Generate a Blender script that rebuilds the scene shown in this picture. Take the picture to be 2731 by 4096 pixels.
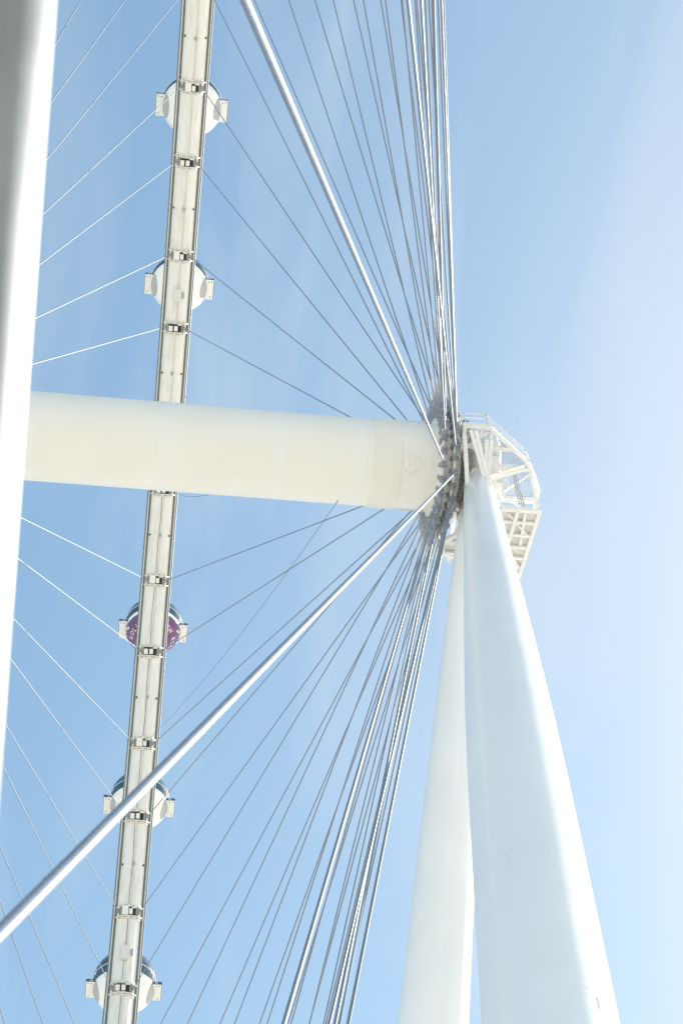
import bpy, math, random
from mathutils import Vector, Matrix
random.seed(7)
R = math.radians
sc = bpy.context.scene
COL = sc.collection
for o in list(bpy.data.objects):
    bpy.data.objects.remove(o)

# ------------------------------------------------------------------ camera
cd = bpy.data.cameras.new('camera')
cam = bpy.data.objects.new('camera', cd); COL.objects.link(cam)
cam.matrix_world = Matrix(((0.11883584, 0.85009192, 0.51305143, 39.25709113),
                           (0.99161079, -0.07514456, -0.10517292, 2.17715806),
                           (-0.05085363, 0.52124565, -0.85189018, 21.41095484),
                           (0, 0, 0, 1)))
cd.sensor_fit = 'VERTICAL'; cd.sensor_height = 36.0; cd.sensor_width = 24.0
cd.lens = 5983.2857 * 36.0 / 4096.0
cd.clip_start = 0.5; cd.clip_end = 6000
cd.dof.use_dof = True; cd.dof.focus_distance = 118.0; cd.dof.aperture_fstop = 2.4
sc.camera = cam

# ------------------------------------------------------------------ light
SUN = Vector((-0.34, 0.685, 0.645)).normalized()          # direction towards the sun
w = bpy.data.worlds.new('World'); sc.world = w; w.use_nodes = True
nt = w.node_tree; nt.nodes.clear()
def N(t, kind, **kw):
    n = t.nodes.new(kind)
    for k, v in kw.items(): setattr(n, k, v)
    return n
sky = N(nt, 'ShaderNodeTexSky', sky_type='NISHITA')
sky.sun_disc = False
sky.sun_elevation = math.asin(SUN.z)
sky.sun_rotation = math.atan2(SUN.x, SUN.y)
sky.altitude = 600; sky.air_density = 1.0; sky.dust_density = 1.35; sky.ozone_density = 1.5
tc = N(nt, 'ShaderNodeTexCoord')
mp = N(nt, 'ShaderNodeMapping'); mp.inputs['Scale'].default_value = (1.2, 6.0, 2.5)
mp.inputs['Rotation'].default_value = (R(-60), R(-10), R(45)); mp.inputs['Location'].default_value = (8.5, 4.5, 0)
nz = N(nt, 'ShaderNodeTexNoise'); nz.inputs['Scale'].default_value = 1.5
nz.inputs['Detail'].default_value = 5; nz.inputs['Roughness'].default_value = 0.5
nz.inputs['Distortion'].default_value = 0.6
cr = N(nt, 'ShaderNodeMapRange'); cr.inputs['From Min'].default_value = 0.47; cr.inputs['From Max'].default_value = 0.75
cr.inputs['To Min'].default_value = 0.0; cr.inputs['To Max'].default_value = 0.38
mx = N(nt, 'ShaderNodeMix', data_type='RGBA'); mx.inputs['B'].default_value = (2.75, 3.0, 3.2, 1)
bg = N(nt, 'ShaderNodeBackground'); bg.inputs['Strength'].default_value = 0.15
wo = N(nt, 'ShaderNodeOutputWorld')
L = nt.links.new
L(tc.outputs['Generated'], mp.inputs['Vector']); L(mp.outputs['Vector'], nz.inputs['Vector'])
L(nz.outputs['Fac'], cr.inputs['Value']); L(cr.outputs['Result'], mx.inputs['Factor'])
tint = N(nt, 'ShaderNodeMix', data_type='RGBA', blend_type='MULTIPLY'); tint.inputs['Factor'].default_value = 1
tint.inputs['B'].default_value = (0.86, 0.755, 0.55, 1)
L(sky.outputs['Color'], tint.inputs['A']); 
air = N(nt, 'ShaderNodeMix', data_type='RGBA', blend_type='ADD'); air.inputs['Factor'].default_value = 1
air.inputs['B'].default_value = (0.10, 0.46, 0.92, 1)
L(tint.outputs['Result'], air.inputs['A']); L(air.outputs['Result'], mx.inputs['A']); L(mx.outputs['Result'], bg.inputs['Color'])
L(bg.outputs['Background'], wo.inputs['Surface'])

sl = bpy.data.lights.new('sun', 'SUN'); sl.energy = 4.6; sl.angle = R(0.5); sl.color = (1.0, 0.96, 0.9)
so = bpy.data.objects.new('sun', sl); COL.objects.link(so)
so.rotation_euler = SUN.to_track_quat('Z', 'Y').to_euler(); so.location = (0, 0, 300)

sc.render.engine = 'CYCLES'
sc.view_settings.view_transform = 'Standard'; sc.view_settings.look = 'None'
sc.view_settings.gamma = 1.0; sc.view_settings.use_curve_mapping = False
sc.view_settings.exposure = 1.0

# ------------------------------------------------------------------ materials
def mat(name, color, rough=0.5, metal=0.0, spec=0.5, var=0.0, vscale=1.0, bump=0.0, bscale=20.0, coat=0.0,
        stain=None, stain_amt=0.0, stain_scale=(1, 1, 1)):
    m = bpy.data.materials.new(name); m.use_nodes = True
    t = m.node_tree; b = t.nodes['Principled BSDF']
    b.inputs['Base Color'].default_value = (*color, 1)
    b.inputs['Roughness'].default_value = rough; b.inputs['Metallic'].default_value = metal
    b.inputs['Specular IOR Level'].default_value = spec; b.inputs['Coat Weight'].default_value = coat
    tcn = N(t, 'ShaderNodeTexCoord')
    last = None
    if var:
        n = N(t, 'ShaderNodeTexNoise'); n.inputs['Scale'].default_value = vscale; n.inputs['Detail'].default_value = 6
        t.links.new(tcn.outputs['Object'], n.inputs['Vector'])
        r = N(t, 'ShaderNodeMapRange'); r.inputs['From Min'].default_value = 0.3; r.inputs['From Max'].default_value = 0.7
        r.inputs['To Min'].default_value = 1 - var; r.inputs['To Max'].default_value = 1 + var * 0.4
        t.links.new(n.outputs['Fac'], r.inputs['Value'])
        mxx = N(t, 'ShaderNodeMix', data_type='RGBA', blend_type='MULTIPLY'); mxx.inputs['Factor'].default_value = 1
        mxx.inputs['A'].default_value = (*color, 1)
        t.links.new(r.outputs['Result'], mxx.inputs['B']); last = mxx.outputs['Result']
        r2 = N(t, 'ShaderNodeMapRange'); r2.inputs['To Min'].default_value = max(rough - 0.1, 0.03); r2.inputs['To Max'].default_value = rough + 0.15
        t.links.new(n.outputs['Fac'], r2.inputs['Value']); t.links.new(r2.outputs['Result'], b.inputs['Roughness'])
    if stain:
        mp_ = N(t, 'ShaderNodeMapping'); mp_.inputs['Scale'].default_value = stain_scale
        t.links.new(tcn.outputs['Object'], mp_.inputs['Vector'])
        n2 = N(t, 'ShaderNodeTexNoise'); n2.inputs['Scale'].default_value = 1.0; n2.inputs['Detail'].default_value = 8
        t.links.new(mp_.outputs['Vector'], n2.inputs['Vector'])
        r3 = N(t, 'ShaderNodeMapRange'); r3.inputs['From Min'].default_value = 0.48; r3.inputs['From Max'].default_value = 0.72
        r3.inputs['To Max'].default_value = stain_amt
        t.links.new(n2.outputs['Fac'], r3.inputs['Value'])
        m3 = N(t, 'ShaderNodeMix', data_type='RGBA'); m3.inputs['A'].default_value = (*color, 1); m3.inputs['B'].default_value = (*stain, 1)
        if last: t.links.new(last, m3.inputs['A'])
        t.links.new(r3.outputs['Result'], m3.inputs['Factor']); last = m3.outputs['Result']
    if last: t.links.new(last, b.inputs['Base Color'])
    if bump:
        n4 = N(t, 'ShaderNodeTexNoise'); n4.inputs['Scale'].default_value = bscale
        t.links.new(tcn.outputs['Object'], n4.inputs['Vector'])
        bp = N(t, 'ShaderNodeBump'); bp.inputs['Strength'].default_value = bump; bp.inputs['Distance'].default_value = 0.02
        t.links.new(n4.outputs['Fac'], bp.inputs['Height']); t.links.new(bp.outputs['Normal'], b.inputs['Normal'])
    return m
M = dict(
    tube=mat('white_rim_paint', (.78, .77, .73), .42, var=.05, vscale=.6, stain=(.50, .47, .42), stain_amt=.35, stain_scale=(.5, 2.5, .5)),
    rail=mat('rail_steel', (.215, .235, .24), .42, metal=.3, var=.25, vscale=2.5),
    hub=mat('cream_hub_paint', (.80, .79, .74), .42, var=.03, vscale=.4, stain=(.73, .71, .64), stain_amt=.14, stain_scale=(1.2, .25, 1.2)),
    patch=mat('pale_touch_up_paint', (.79, .785, .765), .4),
    leg=mat('leg_white_paint', (.85, .85, .85), .32, var=.04, vscale=.3, coat=.25, stain=(.70, .72, .74), stain_amt=.28, stain_scale=(.35, .35, .08)),
    plat=mat('platform_white_paint', (.84, .835, .81), .5, var=.08, vscale=3),
    cream=mat('cream_box_paint', (.82, .81, .78), .5, var=.06, vscale=6),
    cast=mat('cast_galvanised_steel', (.38, .40, .44), .5, metal=.3, var=.25, vscale=9, bump=.3, bscale=30),
    cable=mat('galvanised_cable', (.20, .24, .30), .50, metal=.2, spec=.35, var=.12, vscale=4),
    sock=mat('socket_steel', (.40, .41, .43), .5, metal=.5, var=.2, vscale=6),
    dark=mat('dark_fittings', (.05, .055, .06), .6, var=.2, vscale=8),
    bear=mat('bearing_steel', (.30, .29, .28), .5, metal=.6, var=.4, vscale=5, bump=.3, bscale=12),
    glass=mat('tinted_cabin_glass', (.012, .055, .10), .04, spec=.9, coat=.5),
    hull=mat('cabin_white_paint', (.82, .82, .80), .28, var=.03, vscale=1, coat=.4),
    grey=mat('cabin_grey_panel', (.40, .42, .43), .45, var=.06, vscale=5),
    blue=mat('dark_blue_trim', (.04, .09, .17), .4),
    white=mat('white_graphic', (.85, .85, .85), .4),
    conduit=mat('grey_conduit', (.68, .68, .66), .5),
    wire=mat('thin_dark_wire', (.05, .12, .20), .5),
    grate=mat('galvanised_grating', (.55, .60, .66), .5, metal=.4),
)
def purple_mat():
    m = bpy.data.materials.new('purple_wrap'); m.use_nodes = True; t = m.node_tree; b = t.nodes['Principled BSDF']
    b.inputs['Roughness'].default_value = .35
    c = N(t, 'ShaderNodeTexCoord'); n = N(t, 'ShaderNodeTexNoise'); n.inputs['Scale'].default_value = .55; n.inputs['Detail'].default_value = 2
    t.links.new(c.outputs['Object'], n.inputs['Vector'])
    r = N(t, 'ShaderNodeValToRGB'); e = r.color_ramp.elements
    e[0].position = .35; e[0].color = (.085, .08, .22, 1); e[1].position = .66; e[1].color = (.22, .05, .15, 1)
    k = r.color_ramp.elements.new(.5); k.color = (.14, .055, .17, 1)
    t.links.new(n.outputs['Fac'], r.inputs['Fac']); t.links.new(r.outputs['Color'], b.inputs['Base Color'])
    return m
M['purple'] = purple_mat()
def ground_mat():
    m = bpy.data.materials.new('pale_ground'); m.use_nodes = True; t = m.node_tree; b = t.nodes['Principled BSDF']
    b.inputs['Roughness'].default_value = .9
    c = N(t, 'ShaderNodeTexCoord'); n = N(t, 'ShaderNodeTexNoise'); n.inputs['Scale'].default_value = .02; n.inputs['Detail'].default_value = 8
    t.links.new(c.outputs['Object'], n.inputs['Vector'])
    r = N(t, 'ShaderNodeValToRGB'); e = r.color_ramp.elements
    e[0].position = .35; e[0].color = (.38, .355, .31, 1); e[1].position = .65; e[1].color = (.52, .49, .43, 1)
    t.links.new(n.outputs['Fac'], r.inputs['Fac']); t.links.new(r.outputs['Color'], b.inputs['Base Color'])
    return m
M['ground'] = ground_mat()

# ------------------------------------------------------------------ mesh helpers
class MB:
    def __init__(s): s.v = []; s.f = []; s.sm = []
    def add(s, vs, fs, smooth=False):
        o = len(s.v); s.v += [tuple(p) for p in vs]; s.f += [tuple(i + o for i in f) for f in fs]; s.sm += [smooth] * len(fs)
    def box(s, c, ax, ay, az):
        c = Vector(c); ax, ay, az = Vector(ax), Vector(ay), Vector(az)
        vs = [c + ax * i + ay * j + az * k for i in (-1, 1) for j in (-1, 1) for k in (-1, 1)]
        fs = [(0, 1, 3, 2), (4, 6, 7, 5), (0, 4, 5, 1), (2, 3, 7, 6), (0, 2, 6, 4), (1, 5, 7, 3)]
        if ax.cross(ay).dot(az) < 0: fs = [f[::-1] for f in fs]
        s.add(vs, fs)
    def bar(s, a, b, wd, th, up=(0, 0, 1)):
        a, b = Vector(a), Vector(b); d = b - a; l = d.length; d = d / l
        u = Vector(up); u = u - d * u.dot(d)
        if u.length < 1e-4: u = Vector((1, 0, 0)) - d * d.x
        u.normalize(); q = d.cross(u)
        s.box((a + b) / 2, d * l / 2, q * wd / 2, u * th / 2)
    def path(s, pts, rads, seg=10, caps=True, smooth=True):
        pts = [Vector(p) for p in pts]; n = len(pts)
        if not hasattr(rads, '__len__'): rads = [rads] * n
        d0 = (pts[1] - pts[0]).normalized()
        u = d0.orthogonal().normalized(); vs = []
        for i, p in enumerate(pts):
            d = (pts[min(i + 1, n - 1)] - pts[max(i - 1, 0)]).normalized()
            u = (u - d * u.dot(d)).normalized(); q = d.cross(u)
            for k in range(seg):
                a = 2 * math.pi * k / seg
                vs.append(p + (u * math.cos(a) + q * math.sin(a)) * rads[i])
        fs = [(i * seg + k, i * seg + (k + 1) % seg, (i + 1) * seg + (k + 1) % seg, (i + 1) * seg + k) for i in range(n - 1) for k in range(seg)]
        s.add(vs, fs, smooth)
        if caps:
            s.add(vs[:seg], [tuple(range(seg))[::-1]]); s.add(vs[-seg:], [tuple(range(seg))])
    def build(s, name, m, parent=None, mats=None):
        me = bpy.data.meshes.new(name); me.from_pydata(s.v, [], s.f); me.update()
        me.polygons.foreach_set('use_smooth', s.sm)
        me.materials.append(m)
        o = bpy.data.objects.new(name, me); COL.objects.link(o)
        if parent: o.parent = parent
        return o
def tag(o, label=None, cat=None, group=None, kind=None):
    if label: o['label'] = label
    if cat: o['category'] = cat
    if group: o['group'] = group
    if kind: o['kind'] = kind
    return o
def empty(name, loc=(0, 0, 0), parent=None):
    o = bpy.data.objects.new(name, None); COL.objects.link(o); o.location = loc; o.empty_display_size = .5
    if parent: o.parent = parent
    return o
def copy_to(o, parent, matrix):
    c = o.copy(); COL.objects.link(c); c.parent = parent; c.matrix_local = matrix
    for ch in o.children:
        g = ch.copy(); COL.objects.link(g); g.parent = c; g.matrix_local = ch.matrix_local.copy()
    return c

# ------------------------------------------------------------------ ground
g = MB(); g.add([(-2500, -2500, 0), (2500, -2500, 0), (2500, 2500, 0), (-2500, 2500, 0)], [(0, 1, 2, 3)])
tag(g.build('ground', M['ground']), kind='structure')

# ------------------------------------------------------------------ wheel geometry
HZ = 92.0; RR = 75.0; STEP = 2 * math.pi / 28; PH = R(-240.29857203); DE = 0.4388136
W1, W2, RH, ZR = 15.5189, 16.1099, 3.80, 0.79
TUBE = 1.10
def phi(n):
    k, sec = divmod(n, 2)
    return PH + k * STEP + (1 if sec else -1) * DE * STEP / 2
def W(r, a, y): return Vector((r * math.cos(a), y, HZ + r * math.sin(a)))
def frame(a):       # tangential, spindle, inward
    return Vector((-math.sin(a), 0, math.cos(a))), Vector((0, 1, 0)), Vector((-math.cos(a), 0, -math.sin(a)))

wheel = empty('ferris_wheel', (0, 0, HZ))
tag(wheel, 'giant white observation wheel with tubular rim and steel cables running to a thick cream hub', 'observation wheel')
def part(mb, name, m, parent=None):
    """build with world coordinates, child of the wheel (or a part of it)"""
    p = parent or wheel
    off = Vector((0, 0, HZ))
    mb.v = [(x, y, z - HZ) for x, y, z in mb.v]
    return mb.build(name, m, p)

def sweep(section, n=448, a0=0, a1=2 * math.pi, closed=True):
    """section: list of (r, y)"""
    mb = MB(); k = len(section); m = n if closed else n + 1; vs = []
    for i in range(m):
        a = a0 + (a1 - a0) * i / n
        vs += [W(r, a, y) for r, y in section]
    fs = [(i * k + j, ((i + 1) % m) * k + j, ((i + 1) % m) * k + (j + 1) % k, i * k + (j + 1) % k) for i in range(n) for j in range(k)]
    mb.add(vs, fs, True); return mb
circ = lambda r, cy, cr_, seg: [(r + cr_ * math.cos(2 * math.pi * j / seg), cy + cr_ * math.sin(2 * math.pi * j / seg)) for j in range(seg)]
rim = part(sweep(circ(RR, 0, TUBE, 28)), 'rim_tube', M['tube'])
for s in (-1, 1):
    rl = part(sweep([(RR - .13, s * 1.325 + .225), (RR - .13, s * 1.325 - .225)][::1] + [(RR + .34 * math.sin(math.pi * j / 18), s * 1.325 - .24 * math.cos(math.pi * j / 18)) for j in range(19)]), 'rim_rail', M['rail'])
    part(sweep(circ(RR - .14, s * 1.37, .055, 8)), 'rail_pipe', M['conduit'], rl)
    # thin wear strip / flange lip lying along the rail, towards the tube
    f_ = sweep([(RR - .20, s * 1.13), (RR - .12, s * 1.16), (RR - .10, s * 1.10), (RR - .18, s * 1.07)])
    part(f_, 'rail_lip', M['sock'], rl)
    f_ = sweep([(RR - .50, s * .96), (RR - .16, s * 1.12), (RR - .10, s * 1.10), (RR - .42, s * .90)])
    part(f_, 'rail_web', M['tube'], rim)

# conduits on the inner face between the nodes, only on the arc towards the hub side of the far rim
VIS = range(-7, 13)
ca0, ca1 = phi(-9), phi(14)
def arc_path(r, y, a0, a1, n=160): return [W(r, a0 + (a1 - a0) * i / n, y) for i in range(n + 1)]
mb = MB()
for y in (.03, .12, .20):
    mb.path(arc_path(RR - math.sqrt(TUBE ** 2 - y * y) - .012, y, ca0, ca1), .011, 6)
for i in range(0, 200):
    a = ca0 + (ca1 - ca0) * (i + .5) / 62
    if a > ca1: break
    t, yv, q = frame(a)
    mb.box(W(RR - TUBE - .012, a, .12), t * .025, yv * .15, q * .018)
part(mb, 'conduit', M['conduit'], rim)
mb = MB(); pts = []
for i in range(301):
    a = phi(1) + .008 + (phi(10.2 if False else 10) + .02 - phi(1)) * i / 300
    pts.append(W(RR - TUBE - .04, a, -.07 + .035 * math.sin(i * .23) + .03 * math.sin(i * .081 + 1)))
mb.path(pts, .018, 6); part(mb, 'black_cable', M['dark'], rim)

# seams between the rim sections, with small dark junction blocks
for k in range(-3, 6):
    a = PH + (k + .5) * STEP; t, yv, q = frame(a); mb = MB(); vs = []
    for i in range(41):
        b = R(-80) + R(160) * i / 40
        for dr, dt in ((.0, -.02), (.02, 0), (.0, .02)):
            vs.append(W(RR - math.cos(b) * (TUBE + dr), a, math.sin(b) * (TUBE + dr)) + t * dt)
    mb.add(vs, [(i * 3 + j, i * 3 + j + 1, i * 3 + j + 4, i * 3 + j + 3) for i in range(40) for j in range(2)], True)
    sm = part(mb, 'rim_seam', M['tube'], rim)
    for yy, rr_, sz in ((.06, RR - TUBE - .07, .16), (-1.0, RR - .58, .09), (1.0, RR - .58, .09)):
        mb = MB(); mb.box(W(rr_, a, yy), t * sz, yv * sz * .85, q * .06); part(mb, 'junction_block', M['sock'] if yy == .06 else M['dark'], rim)

# ------------------------------------------------------------------ node brackets (built once in local axes t=X, spindle=Y, inward=Z)
def local_bracket(kind):
    root_mb = MB()
    def ringplate(mb, tx, th, r0, r1, b0, b1, n=20):
        vs = []
        for i in range(n + 1):
            b = b0 + (b1 - b0) * i / n
            for r_, x in ((r0, tx - th), (r1, tx - th), (r1, tx + th), (r0, tx + th)):
                vs.append((x, math.sin(b) * r_, math.cos(b) * r_))
        fs = [(i * 4 + j, i * 4 + (j + 1) % 4, i * 4 + 4 + (j + 1) % 4, i * 4 + 4 + j) for i in range(n) for j in range(4)]
        mb.add(vs, fs + [(0, 1, 2, 3), (n * 4 + 3, n * 4 + 2, n * 4 + 1, n * 4)])
    for s in (-1, 1):
        ringplate(root_mb, s * .46, .035, 1.09, 1.36, R(-68), R(68))
        ringplate(root_mb, s * .66, .03, 1.09, 1.22, R(-66), R(66))
        for j in range(5):                                   # outer gussets
            b = R(-54 + 27 * j); d = Vector((0, math.sin(b), math.cos(b))); e = Vector((0, math.cos(b), -math.sin(b)))
            c = Vector((s * .60, 0, 0)) + d * 1.16
            root_mb.box(c, Vector((.11, 0, 0)), e * .10, d * .03)
        root_mb.box((0, s * .93, .80), (.40, 0, 0), (0, .05, 0), (0, 0, .16))
    d = MB()                                                 # dark opening between the ring plates
    vs = []; n = 14
    for i in range(n + 1):
        b = R(-36) + R(72) * i / n
        for x in (-.40, .40): vs.append((x, math.sin(b) * 1.125, math.cos(b) * 1.125))
    d.add(vs, [(2 * i, 2 * i + 1, 2 * i + 3, 2 * i + 2) for i in range(n)])
    for j in range(6): d.box((0, .36 + j * .055, 1.16), (.30, 0, 0), (0, .012, 0), (0, 0, .05))
    for s in (-1, 1): d.box((s * .2, -.02, 1.17), (.10, 0, 0), (0, .09, 0), (0, 0, .06))
    boxes = []
    if kind == 0:
        b1 = MB(); b1.box((-.02, -.34, 1.28), (.40, 0, 0), (0, .29, 0), (0, 0, .12)); b1.box((.33, -.30, 1.405), (.025, 0, 0), (0, .05, 0), (0, 0, .008)); boxes.append(b1)
        b2 = MB(); b2.box((.06, .18, 1.27), (.25, 0, 0), (0, .17, 0), (0, 0, .10)); boxes.append(b2)
    else:
        b1 = MB(); b1.box((.08, -.42, 1.27), (.26, 0, 0), (0, .19, 0), (0, 0, .12)); b1.box((.26, -.42, 1.395), (.02, 0, 0), (0, .04, 0), (0, 0, .008)); boxes.append(b1)
        b2 = MB(); b2.box((.05, .10, 1.27), (.25, 0, 0), (0, .18, 0), (0, 0, .10)); boxes.append(b2)
    b3 = MB(); b3.box((-.34, .48, 1.15), (.06, 0, 0), (0, .22, 0), (0, 0, .09)); boxes.append(b3)
    br = root_mb.build('node_bracket', M['tube'], wheel)
    d.build('dark_opening', M['dark'], br)
    for b in boxes[:2]: b.build('equipment_box', M['cream'], br)
    boxes[2].build('shelf', M['cream'], br)
    return br
def node_matrix(a):
    t, yv, q = frame(a)
    # local X = up the rim in the picture, Y = spindle, Z = inward
    o = W(RR, a, 0) - Vector((0, 0, HZ)); X = yv.cross(q)
    return Matrix(((X.x, yv.x, q.x, o.x), (X.y, yv.y, q.y, o.y), (X.z, yv.z, q.z, o.z), (0, 0, 0, 1)))
protos = [local_bracket(0), local_bracket(1)]
used = [False, False]
for n in VIS:
    k = n % 2; Mx = node_matrix(phi(n))
    if not used[k]: protos[k].matrix_local = Mx; used[k] = True
    else: copy_to(protos[k], wheel, Mx)
# cabinets standing on the rim beside two of the cabins
for k in (-1, 3):
    a = PH + k * STEP + .004; t, yv, q = frame(a); X = yv.cross(q); mb = MB()
    mb.box(W(RR - TUBE - .22, a, 0.0), X * .66, yv * .41, q * .16)
    mb.box(W(RR - TUBE - .14, a, 0.0), X * .73, yv * .36, q * .05); mb.box(W(RR - TUBE - .14, a, 0), X * .3, yv * .47, q * .04)
    jb = part(mb, 'junction_cabinet', M['conduit'])
    mb = MB(); mb.box(W(RR - TUBE - .10, a, .60) - X * .0, X * .30, yv * .12, q * .14); part(mb, 'small_box', M['grey'], jb)
    mb = MB(); mb.box(W(RR - TUBE - .385, a, 0) - X * .6, X * .025, yv * .05, q * .006); part(mb, 'latch', M['dark'], jb)

# ------------------------------------------------------------------ hub
HR = 2.38
def ylathe(prof, seg=96, smooth=True):
    mb = MB(); vs = []
    for y, r_ in prof:
        for k in range(seg):
            a = 2 * math.pi * k / seg; vs.append((r_ * math.cos(a), y, HZ + r_ * math.sin(a)))
    fs = [(i * seg + (k + 1) % seg, i * seg + k, (i + 1) * seg + k, (i + 1) * seg + (k + 1) % seg) for i in range(len(prof) - 1) for k in range(seg)]
    mb.add(vs, fs, smooth); return mb
prof = [(-17.0, HR)]
prof += [(16.9, HR)]
hub = part(ylathe(prof), 'hub_tube', M['hub'])
for y in (-12.4, -9.2, -6.0, -2.7, .6, 3.9, 7.2, 9.4):
    part(ylathe([(y - .02, HR), (y - .012, HR + .005), (y + .012, HR + .005), (y + .02, HR)], smooth=False), 'weld_seam', M['hub'], hub)
for y in (-5.9, 1.0, 6.95, 11.2):
    part(ylathe([(y - .32, HR + .0025), (y + .32, HR + .0025)]), 'paint_band', M['patch'], hub)
# bolted splice band
mb = ylathe([(12.0, HR + .002), (12.0, HR + .045), (13.46, HR + .045), (13.46, HR + .002)], smooth=False)
part(mb, 'splice_band', M['hub'], hub)
mb = MB()
for i in range(118):
    a = 2 * math.pi * i / 118; d = Vector((math.cos(a), 0, math.sin(a))); e = Vector((-math.sin(a), 0, math.cos(a)))
    if d.dot(Vector((.48, 0, -.88))) < -.25: continue
    for j in range(12):
        y = 12.09 + j * .117 + (.012 if j > 5 else -.012)
        c = Vector((0, y, HZ)) + d * (HR + .045)
        vs = [c + (e * math.cos(b) + Vector((0, 1, 0)) * math.sin(b)) * .032 for b in [k * math.pi / 3 for k in range(6)]]
        vs += [p + d * .018 for p in vs]
        mb.add(vs, [(6, 7, 8, 9, 10, 11)] + [(k, (k + 1) % 6, 6 + (k + 1) % 6, 6 + k) for k in range(6)])
bt = part(mb, 'bolt', M['hub'], hub); bt['kind'] = 'stuff'
# round access hatch with bar and hinges; small handles
def on_hub(y, a, r_=HR): return Vector((r_ * math.cos(a), y, HZ + r_ * math.sin(a)))
ha = math.atan2(-.875, .485) + .05
d = Vector((math.cos(ha), 0, math.sin(ha))); e = Vector((-math.sin(ha), 0, math.cos(ha))); yv = Vector((0, 1, 0))
mb = MB(); hc = on_hub(13.97, ha)
mb.path([hc - d * .2, hc + d * .07], [.44, .44], 40, smooth=False)
for s in (-.13, .13):
    mb.box(hc + d * .09 + yv * s, e * .42, yv * .02, d * .02)
    mb.box(hc + d * .05 + yv * s - e * .47, e * .07, yv * .05, d * .04)
mb.path([hc + d * .07, hc + d * .1], [.03, .03], 10)
part(mb, 'access_hatch', M['hub'], hub)
for y in (14.62, 15.1):
    mb = MB(); c = on_hub(y, ha)
    mb.path([c + e * .12, c + e * .12 + d * .09, c - e * .12 + d * .09, c - e * .12], .014, 6); part(mb, 'handle', M['hub'], hub)
# small brackets on the upper and lower outline
for a in (ha + 1.42, ha - 1.45):
    mb = MB()
    for y in (13.9, 14.3, 14.8, 15.05):
        c = on_hub(y, a, HR + .04); dd = Vector((math.cos(a), 0, math.sin(a))); ee = Vector((-math.sin(a), 0, math.cos(a)))
        mb.box(c, yv * .04, dd * .08, ee * .05)
    mb.bar(on_hub(13.75, a, HR + .07), on_hub(15.1, a, HR + .07), .03, .03); part(mb, 'bracket_strip', M['conduit'], hub)

for s in (1, -1):
    for wv in (W1, W2):
        mb = ylathe([(s * wv - .06, HR - .02), (s * wv - .06, 3.32), (s * wv + .06, 3.32), (s * wv + .06, HR - .02)], smooth=False)
        part(mb, 'flange_ring', M['plat'], hub)
    part(ylathe([(s * (W1 + .07), HR - .02), (s * (W1 + .07), 2.85), (s * (W2 - .07), 2.85), (s * (W2 - .07), HR - .02)], smooth=False), 'flange_drum', M['plat'], hub)
mb = ylathe([(16.9, 2.55), (16.9, 2.75), (17.15, 2.75), (17.15, 2.3)], 96, False)
part(mb, 'end_plate', M['bear'], hub)

# ------------------------------------------------------------------ cables
def cable_obj(n, s, r=.041, seg=8):
    if n in (28, 29, -28, -27): r = .045
    a = phi(n); wv = W1 if n % 2 == 1 else W2
    A0 = W(RR, a, s * ZR); B = W(RH, a, s * wv); d = (B - A0).normalized(); Ln = (B - A0).length
    A = A0 + d * 1.35
    Bs = B - d * .12
    mb = MB(); mid = 6
    pts = [A.lerp(Bs, i / mid) for i in range(mid + 1)]
    mb.path(pts, r, seg)
    if n in (-28, -27) and s > 0:                    # the two close cables show their wound surface
        u = d.orthogonal().normalized(); q = d.cross(u); hp = []; steps = 3000
        Lh = Ln - 3.0
        for i in range(steps + 1):
            l_ = Lh * i / steps; b = l_ * 2 * math.pi / .36
            hp.append(A + d * (l_ + .1) + (u * math.cos(b) + q * math.sin(b)) * (r * .985))
        mb.path(hp, .0028, 4)
    c = part(mb, 'cable', M['cable'])
    if s < 0: return c
    sk = MB(); sk.path([B - d * .10, B - d * .45, B - d * 1.25], [r * 2.1, r * 1.7, r * 1.12], 10); part(sk, 'cable_socket', M['sock'], c)
    # clevis holding the socket on the flange ring
    cl = MB(); t, yv_, q_ = frame(a); rad = -q_
    o = B
    for sg in (-1, 1):
        cl.bar(W(2.72, a, s * wv) + yv_ * sg * .115, B + yv_ * sg * .13 + rad * .08, .22, .07, up=yv_)
        cl.path([B + yv_ * sg * .10 - rad * .05, B + yv_ * sg * .19 - rad * .05], .12, 12, smooth=False)
    cl.box(B - rad * .32, t * .17, yv_ * .16, rad * .10)
    cl.path([W(3.15, a, s * wv) - yv_ * .21, W(3.15, a, s * wv) + yv_ * .21], .09, 10, smooth=False)
    cl.path([W(2.85, a, s * wv) - yv_ * .19, W(2.85, a, s * wv) + yv_ * .19], .06, 10, smooth=False)
    part(cl, 'clevis', M['cast'], c)
    return c
def rim_end(n, s, c):
    a = phi(n); wv = W1 if n % 2 == 1 else W2
    A0 = W(RR, a, s * ZR); B = W(RH, a, s * wv); d = (B - A0).normalized()
    t, yv_, q_ = frame(a); mb = MB()
    p = A0 + d * 1.30
    mb.path([p, p + d * .55], [.085, .06], 10)
    for sg in (-1, 1): mb.bar(A0 + d * .75 + t * sg * .11, p + d * .12 + t * sg * .11, .20, .05, up=t)
    mb.path([p - t * .2, p + t * .2], .06, 10, smooth=False)
    part(mb, 'rim_clevis', M['cast'], c)
for n in range(-28, 28):
    c = cable_obj(n + 0 if n + 0 not in () else n, 1, seg=20 if n in (-28, -27) else 8)
    if n in VIS: rim_end(n, 1, c)
rest = []
for n in range(-28, 28):
    if -22 <= n < 22:
        c = cable_obj(n, -1)
        if n in VIS: rim_end(n, -1, c)
    else: rest.append(n)
mb = MB()
for n in rest:
    a = phi(n); wv = W1 if n % 2 == 1 else W2
    mb.path([W(RR, a, -ZR).lerp(W(RH, a, -wv), .02), W(RH, a, -wv)], .047, 8)
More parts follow.
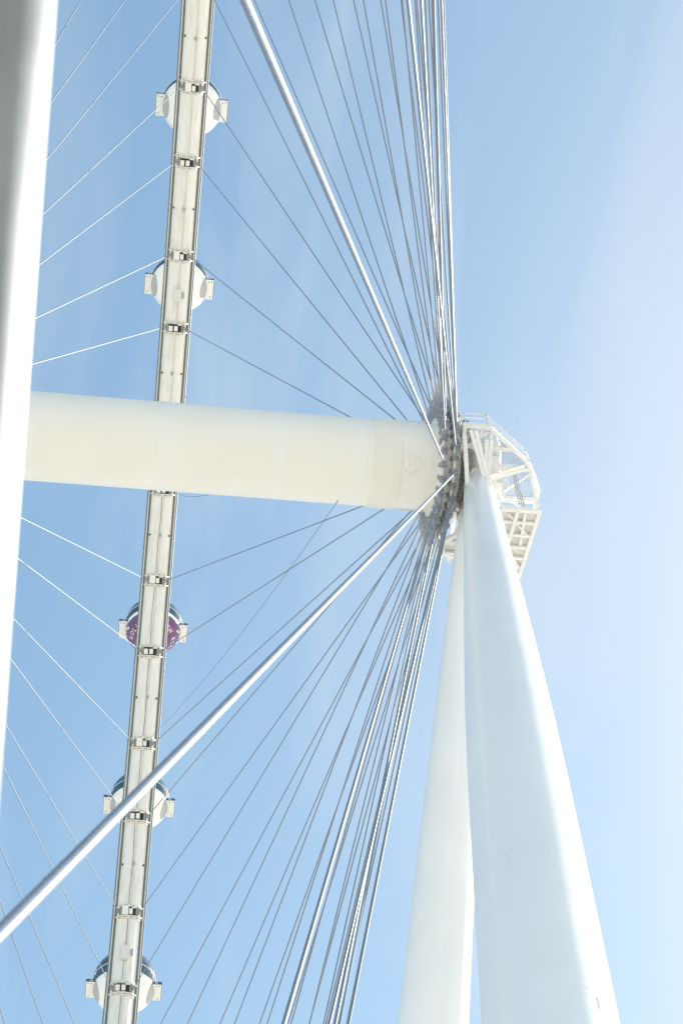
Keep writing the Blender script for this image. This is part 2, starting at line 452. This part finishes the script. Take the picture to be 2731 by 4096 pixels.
part(mb, 'cable', M['cable'])['kind'] = 'stuff'

# ------------------------------------------------------------------ cabins
CR = 3.12
def zb(y): return -.305            # hull / glass boundary height (unit sphere)
def sphere_patch(r, test_lo, test_hi, nth=96, nph=40, z0=None, z1=None):
    pass
def make_cabin(name='observation_cabin', wrap=False):
    root = empty(name)
    # hull: from the bottom up to the boundary
    def shell(lo, hi, r, nu=96, nv=18):
        mb = MB(); vs = []
        for j in range(nv + 1):
            for i in range(nu):
                a = 2 * math.pi * i / nu
                # solve the polar angle so that z = f(y)
                def zat(fn):
                    z = fn(0) if callable(fn) else fn
                    if callable(fn):
                        for _ in range(12):
                            rr = math.sqrt(max(0, 1 - z * z)); z = .5 * z + .5 * fn(rr * math.sin(a))
                    return z
                t0 = math.asin(max(-1, min(1, zat(lo)))); t1 = math.asin(max(-1, min(1, zat(hi))))
                t = t0 + (t1 - t0) * j / nv
                vs.append((r * math.cos(t) * math.cos(a), r * math.cos(t) * math.sin(a), r * math.sin(t)))
        fs = [(j * nu + i, j * nu + (i + 1) % nu, (j + 1) * nu + (i + 1) % nu, (j + 1) * nu + i) for j in range(nv) for i in range(nu)]
        mb.add(vs, fs, True); return mb
    hull = shell(-1, zb, CR).build('hull', M['hull'], root)
    glass = shell(zb, .999, CR * .985).build('glass_dome', M['glass'], root)
    # mullions: equator ring, boundary ring, and meridians
    def ring(fn, r, wdt, nu=120):
        pts = []
        for i in range(nu + 1):
            a = 2 * math.pi * i / nu; z = fn(0)
            for _ in range(14):
                rr = math.sqrt(max(0, 1 - z * z)); z = .5 * z + .5 * fn(rr * math.sin(a))
            rr = math.sqrt(max(0, 1 - z * z)); pts.append((r * rr * math.cos(a), r * rr * math.sin(a), r * z))
        m_ = MB(); m_.path(pts, wdt, 8); return m_
    ring(zb, CR * .985, .045).build('hull_rim', M['hull'], root)
    ring(lambda y: 0.0, CR * .98, .045).build('glass_frame', M['hull'], root)
    mb = MB()
    for k in range(8):
        a = R(22.5 + 45 * k)
        mb.path([(CR * .975 * math.cos(t) * math.cos(a), CR * .975 * math.cos(t) * math.sin(a), CR * .975 * math.sin(t)) for t in [R(0 + 4 * i) for i in range(23)]], .022, 6)
    mb.build('glazing_bar', M['dark'], glass)
    for s in (-1, 1):
        # side plate seen from below
        mb = MB(); mb.box((0, s * 3.05, -.98), (1.12, 0, 0), (0, .56, 0), (0, 0, .10)); sp = mb.build('side_plate', M['cream'], root)
        mb = MB(); mb.box((0, s * 3.625, -.96), (1.14, 0, 0), (0, .014, 0), (0, 0, .14)); mb.box((1.135, s * 3.05, -.92), (.012, 0, 0), (0, .56, 0), (0, 0, .16)); mb.build('plate_edge', M['blue'], sp)
        mb = MB()
        for x_, y_ in ((.85, 3.1), (.9, 3.4), (-.85, 3.35)): mb.box((x_, s * y_, -1.087), (.06, 0, 0), (0, .045, 0), (0, 0, .006))
        mb.build('plate_bolt', M['dark'], sp)
        mb = MB()
        for dy in (-.08, .08): mb.box((1.152, s * 3.1 + dy, -.92), (.004, 0, 0), (0, .045, 0), (0, 0, .07))
        mb.build('white_tab', M['white'], sp)
        # grey lens-shaped panel on the hull beside the plate
        mb = MB(); vs = []; nr, na = 10, 40
        for j in range(nr + 1):
            for i in range(na):
                b = 2 * math.pi * i / na; q = j / nr
                x = .40 * math.cos(b) * q; yy = .845 + .13 * math.sin(b) * q
                yy = min(yy, math.sqrt(max(0, .992 - x * x)))
                z = -math.sqrt(max(0.0, 1 - x * x - yy * yy)); k_ = CR * 1.004
                vs.append((x * k_, s * yy * k_, z * k_))
        fs = [(j * na + i, j * na + (i + 1) % na, (j + 1) * na + (i + 1) % na, (j + 1) * na + i) for j in range(nr) for i in range(na)]
        if s > 0: fs = [f[::-1] for f in fs]
        mb.add(vs, fs, True); mb.build('grey_panel', M['grey'], root)
        # hoop standing on the plate
        mb = MB(); hp = []
        for i in range(61):
            t = R(-10) + R(200) * i / 60
            hp.append((math.cos(t) * 1.52, s * (2.76), math.sin(t) * 1.52 - .25))
        mb.path(hp, .032, 8); mb.build('side_hoop', M['hull'], root)
    mb = MB(); mb.box((1.25, .9, -2.75), (.10, 0, 0), (0, .10, 0), (0, 0, .06)); mb.build('sensor', M['cream'], root)
    mb = MB()   # roof unit
    mb.path([(0, 0, CR * .96), (0, 0, CR + .16)], [.9, .8], 24, smooth=False); mb.build('roof_unit', M['hull'], root)
    if wrap:
        mb = shell(-.9999, lambda y: -.415, CR * 1.005, nv=16)
        wr = mb.build('printed_wrap', M['purple'], root)
        mb = MB()
        def disc(cx, cy, rr_, stretch=1.3):
            vs = []; k_ = CR * 1.012
            a0 = math.atan2(cy, cx)
            for i in range(20):
                b = 2 * math.pi * i / 20
                u_, v_ = rr_ * .75 * math.cos(b), rr_ * stretch * math.sin(b)
                x = cx + u_ * math.cos(a0) - v_ * math.sin(a0); y = cy + u_ * math.sin(a0) + v_ * math.cos(a0)
                q = x * x + y * y
                if q > .93: x, y = x * math.sqrt(.93 / q), y * math.sqrt(.93 / q)
                vs.append((x * k_, y * k_, -math.sqrt(1 - min(.97, x * x + y * y)) * k_))
            mb.add(vs, [tuple(range(20))[::-1]])
        for s in (-1, 1):
            for an, pr, sz in ((15, .85, .034), (8, .885, .034), (-2, .90, .032), (-11, .90, .032), (-19, .88, .032)):
                disc(pr * math.sin(R(an)) , s * pr * math.cos(R(an)), sz)
            for an, pr, sz in ((6, .44, .05), (-30, .47, .045), (-42, .38, .03)):
                disc(pr * math.sin(R(an)), s * pr * math.cos(R(an)), sz, 1.0)
        mb.build('white_dots', M['white'], wr)
        # lettering running round the hull, tops outwards
        def text_mesh(ch):
            cu = bpy.data.curves.new('t', 'FONT'); cu.body = ch; cu.size = .62; cu.resolution_u = 3
            ob = bpy.data.objects.new('t', cu); COL.objects.link(ob); dg = bpy.context.evaluated_depsgraph_get(); dg.update()
            me = ob.evaluated_get(dg).to_mesh(); vs = [v.co.copy() for v in me.vertices]; fs = [tuple(p.vertices) for p in me.polygons]
            ob.evaluated_get(dg).to_mesh_clear(); bpy.data.objects.remove(ob); bpy.data.curves.remove(cu)
            return vs, fs
        cache = {}
        tm = MB()
        word = 'HIGH ROLLER '
        for rep in range(2):
            for i, ch in enumerate(word):
                if ch == ' ': continue
                if ch not in cache: cache[ch] = text_mesh(ch)
                vs, fs = cache[ch]; xs = [v.x for v in vs]; wc = (max(xs) + min(xs)) / 2
                # clockwise as seen from below (camera sees +Y to the right, +X up)
                ang = R(2) - R(180) * rep - R(14.6) * (i - 5)
                out = []
                for v in vs:
                    lx, ly = (v.x - wc) / CR, v.y / CR
                    pr = .635 + ly * .86; pa = ang - lx / .70
                    # pa measured from +Y (right) towards +X (up)
                    y = pr * math.cos(pa); x = pr * math.sin(pa); k_ = CR * 1.010
                    out.append((x * k_, y * k_, -math.sqrt(max(0, 1 - x * x - y * y)) * k_))
                tm.add(out, fs)
        tm.build('lettering', M['white'], wr)
    return root
GROUP = 'observation cabins along the rim'
cab_specs = [
    (-2, 'white round cabin with grey side panels, uppermost in view'),
    (-1, 'white round cabin beside a grey junction cabinet, next above the thick hub tube'),
    (0, 'white round cabin hidden behind the thick cream hub tube'),
    (1, 'round cabin wrapped in purple print with white lettering and dots'),
    (2, 'white cabin with dark glass dome partly covered by the thick diagonal cable'),
    (3, 'white cabin with dark glass dome behind the rim beside a junction cabinet, lowest in view'),
]
white_c = None
def copy_tree(o, parent=None):
    c = o.copy(); COL.objects.link(c); c.parent = parent
    for ch in o.children: copy_tree(ch, c)
    return c
for k, lab in cab_specs:
    a = PH + k * STEP; pos = W(RR + 7.70, a, 0)
    if k == 1: root = make_cabin(wrap=True)
    elif white_c is None: root = white_c = make_cabin()
    else: root = copy_tree(white_c)
    root.location = pos; tag(root, lab, 'cabin', GROUP)
# mounting arms between rim and each cabin (differ per cabin as the cabin stays upright)
for o in [o for o in COL.objects if o.name.startswith('observation_cabin')]:
    c = Vector(o.location); h = Vector((0, 0, HZ)); a = math.atan2(c.z - HZ, c.x)
    for s in (-1, 1):
        mb = MB(); p0 = W(RR + 1.0, a, s * .8) - c; p1 = W(RR + 7.7 - CR + .15, a, s * .9) - c
        mb.bar(p0, p1, .35, .35, up=(0, 1, 0)); mb.build('mounting_arm', M['plat'], o)

# ------------------------------------------------------------------ support legs
XT, YT, ZT, BX, BY = .62, 17.60, -2.51, 25.27, 4.83
R0, RM, LK = .76, 1.51, 31.5
def leg(sgn, label):
    T = Vector((sgn * XT, YT, HZ + ZT)); B = Vector((sgn * BX, BY, -.3)); d = (B - T); Ln = d.length; d.normalize()
    u = d.orthogonal().normalized(); q = d.cross(u)
    root = empty('support_leg', (sgn * BX, BY, 0)); tag(root, label, 'support leg', 'slanting support legs of the wheel')
    off = Vector(root.location)
    prof = [(0, R0 * .2), (0, R0 * .96), (.05, R0)]
    seams = [3.2 + 4.15 * i for i in range(22)]
    def rad(l):
        x = (RM - R0) * (1 - l / LK); k_ = .10                      # taper that eases into the parallel part
        return RM - k_ * math.log1p(math.exp(x / k_)) if x / k_ < 40 else RM - x
    for l in sorted(set(seams) | {LK - 3, LK - 1.5, LK, LK + 1.5, LK + 3}):
        if l >= Ln - 1: break
        prof.append((l, rad(l)))
    prof.append((Ln, RM)); seg = 96; vs = []
    for l, r_ in prof:
        for k in range(seg):
            b = 2 * math.pi * k / seg; vs.append(T + d * l + (u * math.cos(b) + q * math.sin(b)) * r_ - off)
    mb = MB(); mb.add(vs, [(i * seg + k, i * seg + (k + 1) % seg, (i + 1) * seg + (k + 1) % seg, (i + 1) * seg + k) for i in range(len(prof) - 1) for k in range(seg)], True)
    sh = mb.build('leg_shaft', M['leg'], root)
    for l in seams:                                      # weld beads
        if l > Ln - 2: break
        mb = MB(); vs = []; r_ = rad(l)
        for k in range(seg):
            b = 2 * math.pi * k / seg; nn = u * math.cos(b) + q * math.sin(b)
            for dl, dr in ((-.022, .0), (-.012, .0035), (.012, .0035), (.022, .0)): vs.append(T + d * (l + dl) + nn * (r_ + dr + (RM - R0) / LK * dl * (l < LK)) - off)
        mb.add(vs, [(k * 4 + j, ((k + 1) % seg) * 4 + j, ((k + 1) % seg) * 4 + j + 1, k * 4 + j + 1) for k in range(seg) for j in range(3)])
        mb.build('weld_seam', M['leg'], sh)
    # lifting lugs at the seams, on the outer side
    side = Vector((0, 1, 0)); side = (side - d * side.dot(d)).normalized(); front = d.cross(side)
    for l in seams[1:11:2]:
        mb = MB(); c = T + d * l + side * (rad(l) + .035) - off
        mb.box(c, d * .10, side * .05, front * .02); mb.build('lifting_lug', M['leg'], root)
    random.seed(3 + int(sgn))
    for i in range(7):
        l = 9 + i * 6.3 + random.random() * 3; b = random.uniform(-.9, .9) + math.pi
        nrm = (side * math.sin(b) + front * sgn * -math.cos(b)); mb = MB()
        c = T + d * l + nrm * (rad(l) + .004) - off; tt = d.cross(nrm)
        mb.box(c, d * random.uniform(.15, .4), tt * .014, nrm * .012); mb.build('cover_strip', M['leg'], sh)
    return root
leg(1, 'wide white tubular leg in front, sunlit along its right side')
leg(-1, 'slimmer looking white tubular leg half hidden behind the nearer leg')

# ------------------------------------------------------------------ bearing on the leg tops
br = empty('bearing_housing', (0, 17.2, HZ)); tag(br, 'dark bearing with toothed ring between the hub flange and the white legs', 'bearing')
def bpart(mb, name, m):
    mb.v = [(x, y - 17.2, z - HZ) for x, y, z in mb.v]; return mb.build(name, m, br)
mb = MB(); vs = []; seg = 128
for y in (16.62, 16.78):
    for k in range(seg):
        a = 2 * math.pi * k / seg; r_ = 2.62 + (.09 if k % 2 else 0); vs.append((r_ * math.cos(a), y, HZ + r_ * math.sin(a)))
mb.add(vs, [(k, (k + 1) % seg, seg + (k + 1) % seg, seg + k) for k in range(seg)] + [tuple(range(seg))[::-1], tuple(range(seg, 2 * seg))])
bpart(mb, 'toothed_ring', M['bear'])
bpart(ylathe([(17.15, .3), (17.15, 2.25), (18.6, 2.25), (18.9, 1.9), (18.9, .3)], 64), 'housing', M['plat'])
mb = MB()
mb.box((0, 17.75, HZ - 2.5), (1.3, 0, 0), (0, .7, 0), (0, 0, .5)); bpart(mb, 'saddle', M['plat'])

# ------------------------------------------------------------------ maintenance platform
pf = empty('maintenance_platform', (0, 18.5, 88.5)); tag(pf, 'white steel maintenance platform with mesh floor and railings around the leg tops', 'platform')
def ppart(mb, name, m, parent=None):
    mb.v = [(x, y - 18.5, z - 88.5) for x, y, z in mb.v]; return mb.build(name, m, parent or pf)
ZU, ZL = 90.5, 88.6
UP = [(3.55, 16.55), (3.55, 17.85), (1.65, 20.25), (0.0, 21.15), (-.75, 21.15), (-.75, 16.75)]
LO = [(-.25, 19.0), (-.25, 20.95), (-4.35, 20.6), (-4.0, 18.6), (-3.3, 16.2), (-2.6, 16.1)]
def beams(poly, z, wd=.20, th=.26, closed=True):
    mb = MB(); n = len(poly)
    for i in range(n if closed else n - 1):
        a, b = poly[i], poly[(i + 1) % n]
        A = Vector((a[0], a[1], z)); B = Vector((b[0], b[1], z)); dd = (B - A).normalized() * .1
        mb.bar(A + dd * .9, B - dd * .9 , wd, th)
        mb.bar((a[0], a[1], z - th / 2 - .004), (a[0], a[1], z + th / 2 + .004), wd * 1.1, wd * 1.1)
    return mb
def inside_span(poly, x):
    ys = []
    n = len(poly)
    for i in range(n):
        (x0, y0), (x1, y1) = poly[i], poly[(i + 1) % n]
        if (x0 - x) * (x1 - x) < 0: ys.append(y0 + (y1 - y0) * (x - x0) / (x1 - x0))
    return (min(ys), max(ys)) if len(ys) >= 2 else None
up_frame = ppart(beams(UP, ZU), 'deck_frame', M['plat'])
lo_frame = ppart(beams(LO, ZL), 'deck_frame', M['plat'])
def member(name, m, a_, b_, wd, th, parent=None, up=(0, 0, 1)):
    mb = MB(); mb.bar(a_, b_, wd, th, up=up); return ppart(mb, name, m, parent)
for fr, poly, z, xs, wd in ((up_frame, UP, ZU, (2.35, 1.2), .24), (lo_frame, LO, ZL, (-1.0, -1.8, -2.55, -3.25), .15)):
    for x in xs:
        sp = inside_span(poly, x)
        member('floor_beam', M['plat'], (x, sp[0] + .11, z - .02), (x, sp[1] - .11, z - .02), wd, .2, fr)
for a_, b_, w_, h_ in (((3.4, 17.5, ZU - .05), (1.2, 16.9, ZU - .05), .1, .12), ((3.3, 17.9, ZU - .05), (2.4, 16.9, ZU - .05), .08, .1),
                       ((.1, 16.9, ZU - .05), (1.1, 18.6, ZU - .05), .1, .1), ((-.6, 19.0, ZU - .05), (1.0, 20.6, ZU - .05), .1, .1),
                       ((3.3, 18.0, ZU - .04), (1.3, 18.15, ZU - .04), .16, .14)):
    member('diagonal_brace', M['plat'], a_, b_, w_, h_, up_frame)
for a_, b_, w_, h_ in (((-.4, 20.2, ZL - .05), (-2.4, 20.3, ZL - .05), .16, .1), ((-2.5, 19.5, ZL - .06), (-3.9, 20.5, ZL - .06), .14, .1),
                       ((-.5, 19.3, ZL - .06), (-1.7, 20.5, ZL - .06), .1, .1), ((-.3, 19.75, ZL - .16), (-4.1, 19.45, ZL - .16), .18, .12)):
    member('diagonal_brace', M['plat'], a_, b_, w_, h_, lo_frame)
# open grating on the upper deck
mb = MB(); x = -.7
while x < 3.5:
    sp = inside_span(UP, x)
    if sp: mb.bar((x, sp[0] + .08, ZU + .15), (x, sp[1] - .08, ZU + .15), .022, .03)
    x += .1
y = 16.7
SW = [(b, a) for a, b in UP]
while y < 21.1:
    sp = inside_span(SW, y)
    if sp: mb.bar((sp[0] + .08, y, ZU + .15), (sp[1] - .08, y, ZU + .15), .03, .028)
    y += .2
ppart(mb, 'floor_grating', M['grate'], up_frame)
# solid plates on the lower deck, one hatch bay left open
mb = MB()
for i, x in enumerate((-.62, -1.4, -2.2, -3.0, -3.7)):
    sp = inside_span(LO, x)
    if sp: mb.box((x, (sp[0] + sp[1]) / 2, ZL + .14 + .004 * i), (.40, 0, 0), (0, (sp[1] - sp[0]) / 2 - .06, 0), (0, 0, .012))
ppart(mb, 'floor_plate', M['cream'], lo_frame)
def railing(pts, z, h=1.1, parent=None):
    mb = MB(); P_ = [Vector((x, y, z)) for x, y in pts]
    for hh in (h, h * .55):
        for a, b in zip(P_[:-1], P_[1:]): mb.path([a + Vector((0, 0, hh)), b + Vector((0, 0, hh))], .03, 8)
    for a, b in zip(P_[:-1], P_[1:]):
        n = max(1, round((b - a).length / 1.0))
        for i in range(n + 1):
            p = a.lerp(b, i / n); mb.path([p - Vector((0, 0, .1)), p + Vector((0, 0, h))], .028, 8)
            mb.path([p + Vector((0, 0, h - .03)), p + Vector((0, 0, h + .03))], .04, 8)
    mb2 = mb
    return ppart(mb2, 'railing', M['plat'], parent)
railing([(.4, 16.45), (3.45, 16.45), (3.62, 16.6), (3.62, 17.8), (1.72, 20.3), (.05, 21.22), (-.75, 21.25)], ZU + .13)
railing([(-.2, 18.6), (-.2, 21.0), (-1.2, 20.95)], ZL + .15)
railing([(-.9, 16.1), (-2.6, 16.05), (-3.35, 16.15), (-4.0, 18.5)], ZL + .15)
# posts and braces tying upper and lower decks
for x, y in ((-.5, 20.95), (-.5, 19.0), (-.6, 16.6)): member('deck_post', M['plat'], (x, y, ZL + .14), (x, y, ZU - .14), .16, .16, up=(1, 0, 0))
member('post_brace', M['plat'], (-.5, 20.8, ZL + .2), (-.5, 19.1, ZU - .2), .08, .08)
member('post_brace', M['plat'], (1.1, 20.5, ZU - .1), (-.3, 20.9, ZL + .2), .12, .1)
# knee braces spreading from the leg top to the upper deck: paired flats with a slot between them
ap = Vector((1.62, 17.72, 88.35))
for tgt, sh in (((3.35, 17.0, ZU - .16), (0, .13, 0)), ((2.85, 17.95, ZU - .16), (0, .13, 0)), ((1.35, 20.1, ZU - .16), (.12, 0, 0))):
    tv = Vector(tgt); sh = Vector(sh)
    mb = MB()
    for k in (-1, 1): mb.bar(ap + sh * .75 * k, tv + sh * k, .19, .06, up=(tv - ap).cross(sh))
    for f_ in (.2, .4, .6, .8): mb.bar(ap.lerp(tv, f_) - sh, ap.lerp(tv, f_) + sh, .1, .03, up=(tv - ap).cross(sh))
    ppart(mb, 'knee_brace', M['plat'])
member('knee_brace', M['plat'], (3.0, 16.6, ZU - .1), (.9, 16.75, 87.4), .22, .16)
member('knee_brace', M['plat'], (2.0, 16.7, ZU - .1), (.9, 17.0, 88.3), .16, .12)
for a_, b_, w_, h_ in (((-3.9, 16.6, ZL + .1), (-.6, 16.75, 90.1), .2, .2), ((-3.3, 17.2, ZL), (-1.0, 17.0, 87.2), .16, .16),
                       ((-3.2, 17.0, ZL - .05), (-.9, 17.1, ZL - .05), .18, .16), ((-2.6, 16.6, ZL - .05), (-2.6, 18.0, ZL - .05), .1, .12)):
    member('side_truss', M['plat'], a_, b_, w_, h_)
# ladder and service pipes between the decks
mb = MB()
for dy in (-.2, .2): mb.path([(.3, 19.2 + dy, ZL - .2), (.9, 19.0 + dy, ZU + .1)], .03, 6)
for i in range(9): mb.path([Vector((.3, 19.0, ZL - .2)).lerp(Vector((.9, 18.8, ZU + .1)), (i + .5) / 9), Vector((.3, 19.4, ZL - .2)).lerp(Vector((.9, 19.2, ZU + .1)), (i + .5) / 9)], .016, 6)
ppart(mb, 'ladder', M['plat'])
for i in range(3):
    mb = MB(); mb.path([(1.0, 19.6 + i * .1, ZU - .1), (.5, 19.7 + i * .1, ZU - .3), (-.1, 19.9 + i * .12, ZL + .6), (-.6, 20.1 + i * .1, ZL + .2)], .028, 6); ppart(mb, 'service_pipe', M['sock'])
mb = MB()
mb.box((.3, 18.7, ZU - .45), (.35, 0, 0), (0, .3, 0), (0, 0, .25)); ppart(mb, 'equipment_box', M['plat'])

# ------------------------------------------------------------------ thin wires
def wire(pts, r_, label):
    o = MB(); o.path(pts, r_, 6); c = Vector(pts[0]); o.v = [tuple(Vector(v) - c) for v in o.v]
    ob = o.build('thin_wire', M['wire']); ob.location = c; tag(ob, label, 'wire', 'thin loose wires at the hub')
n4 = W(RR - 1.2, phi(4), .1); st = on_hub(10.4, math.atan2(-.6, -.4))
pts = [st.lerp(n4, i / 24) + Vector((0, 0, -1.6 * 4 * (i / 24) * (1 - i / 24))) for i in range(25)]
wire(pts, .016, 'thin dark wire running diagonally from under the hub tube down to the rim')
n1 = W(RR - 1.1, phi(1), .9); st = on_hub(4.1, math.atan2(-.6, -.4))
pts = [st.lerp(n1, i / 24) + Vector((0, 0, -.9 * 4 * (i / 24) * (1 - i / 24))) for i in range(25)]
wire(pts, .016, 'short sagging wire just below the hub tube beside the rim')
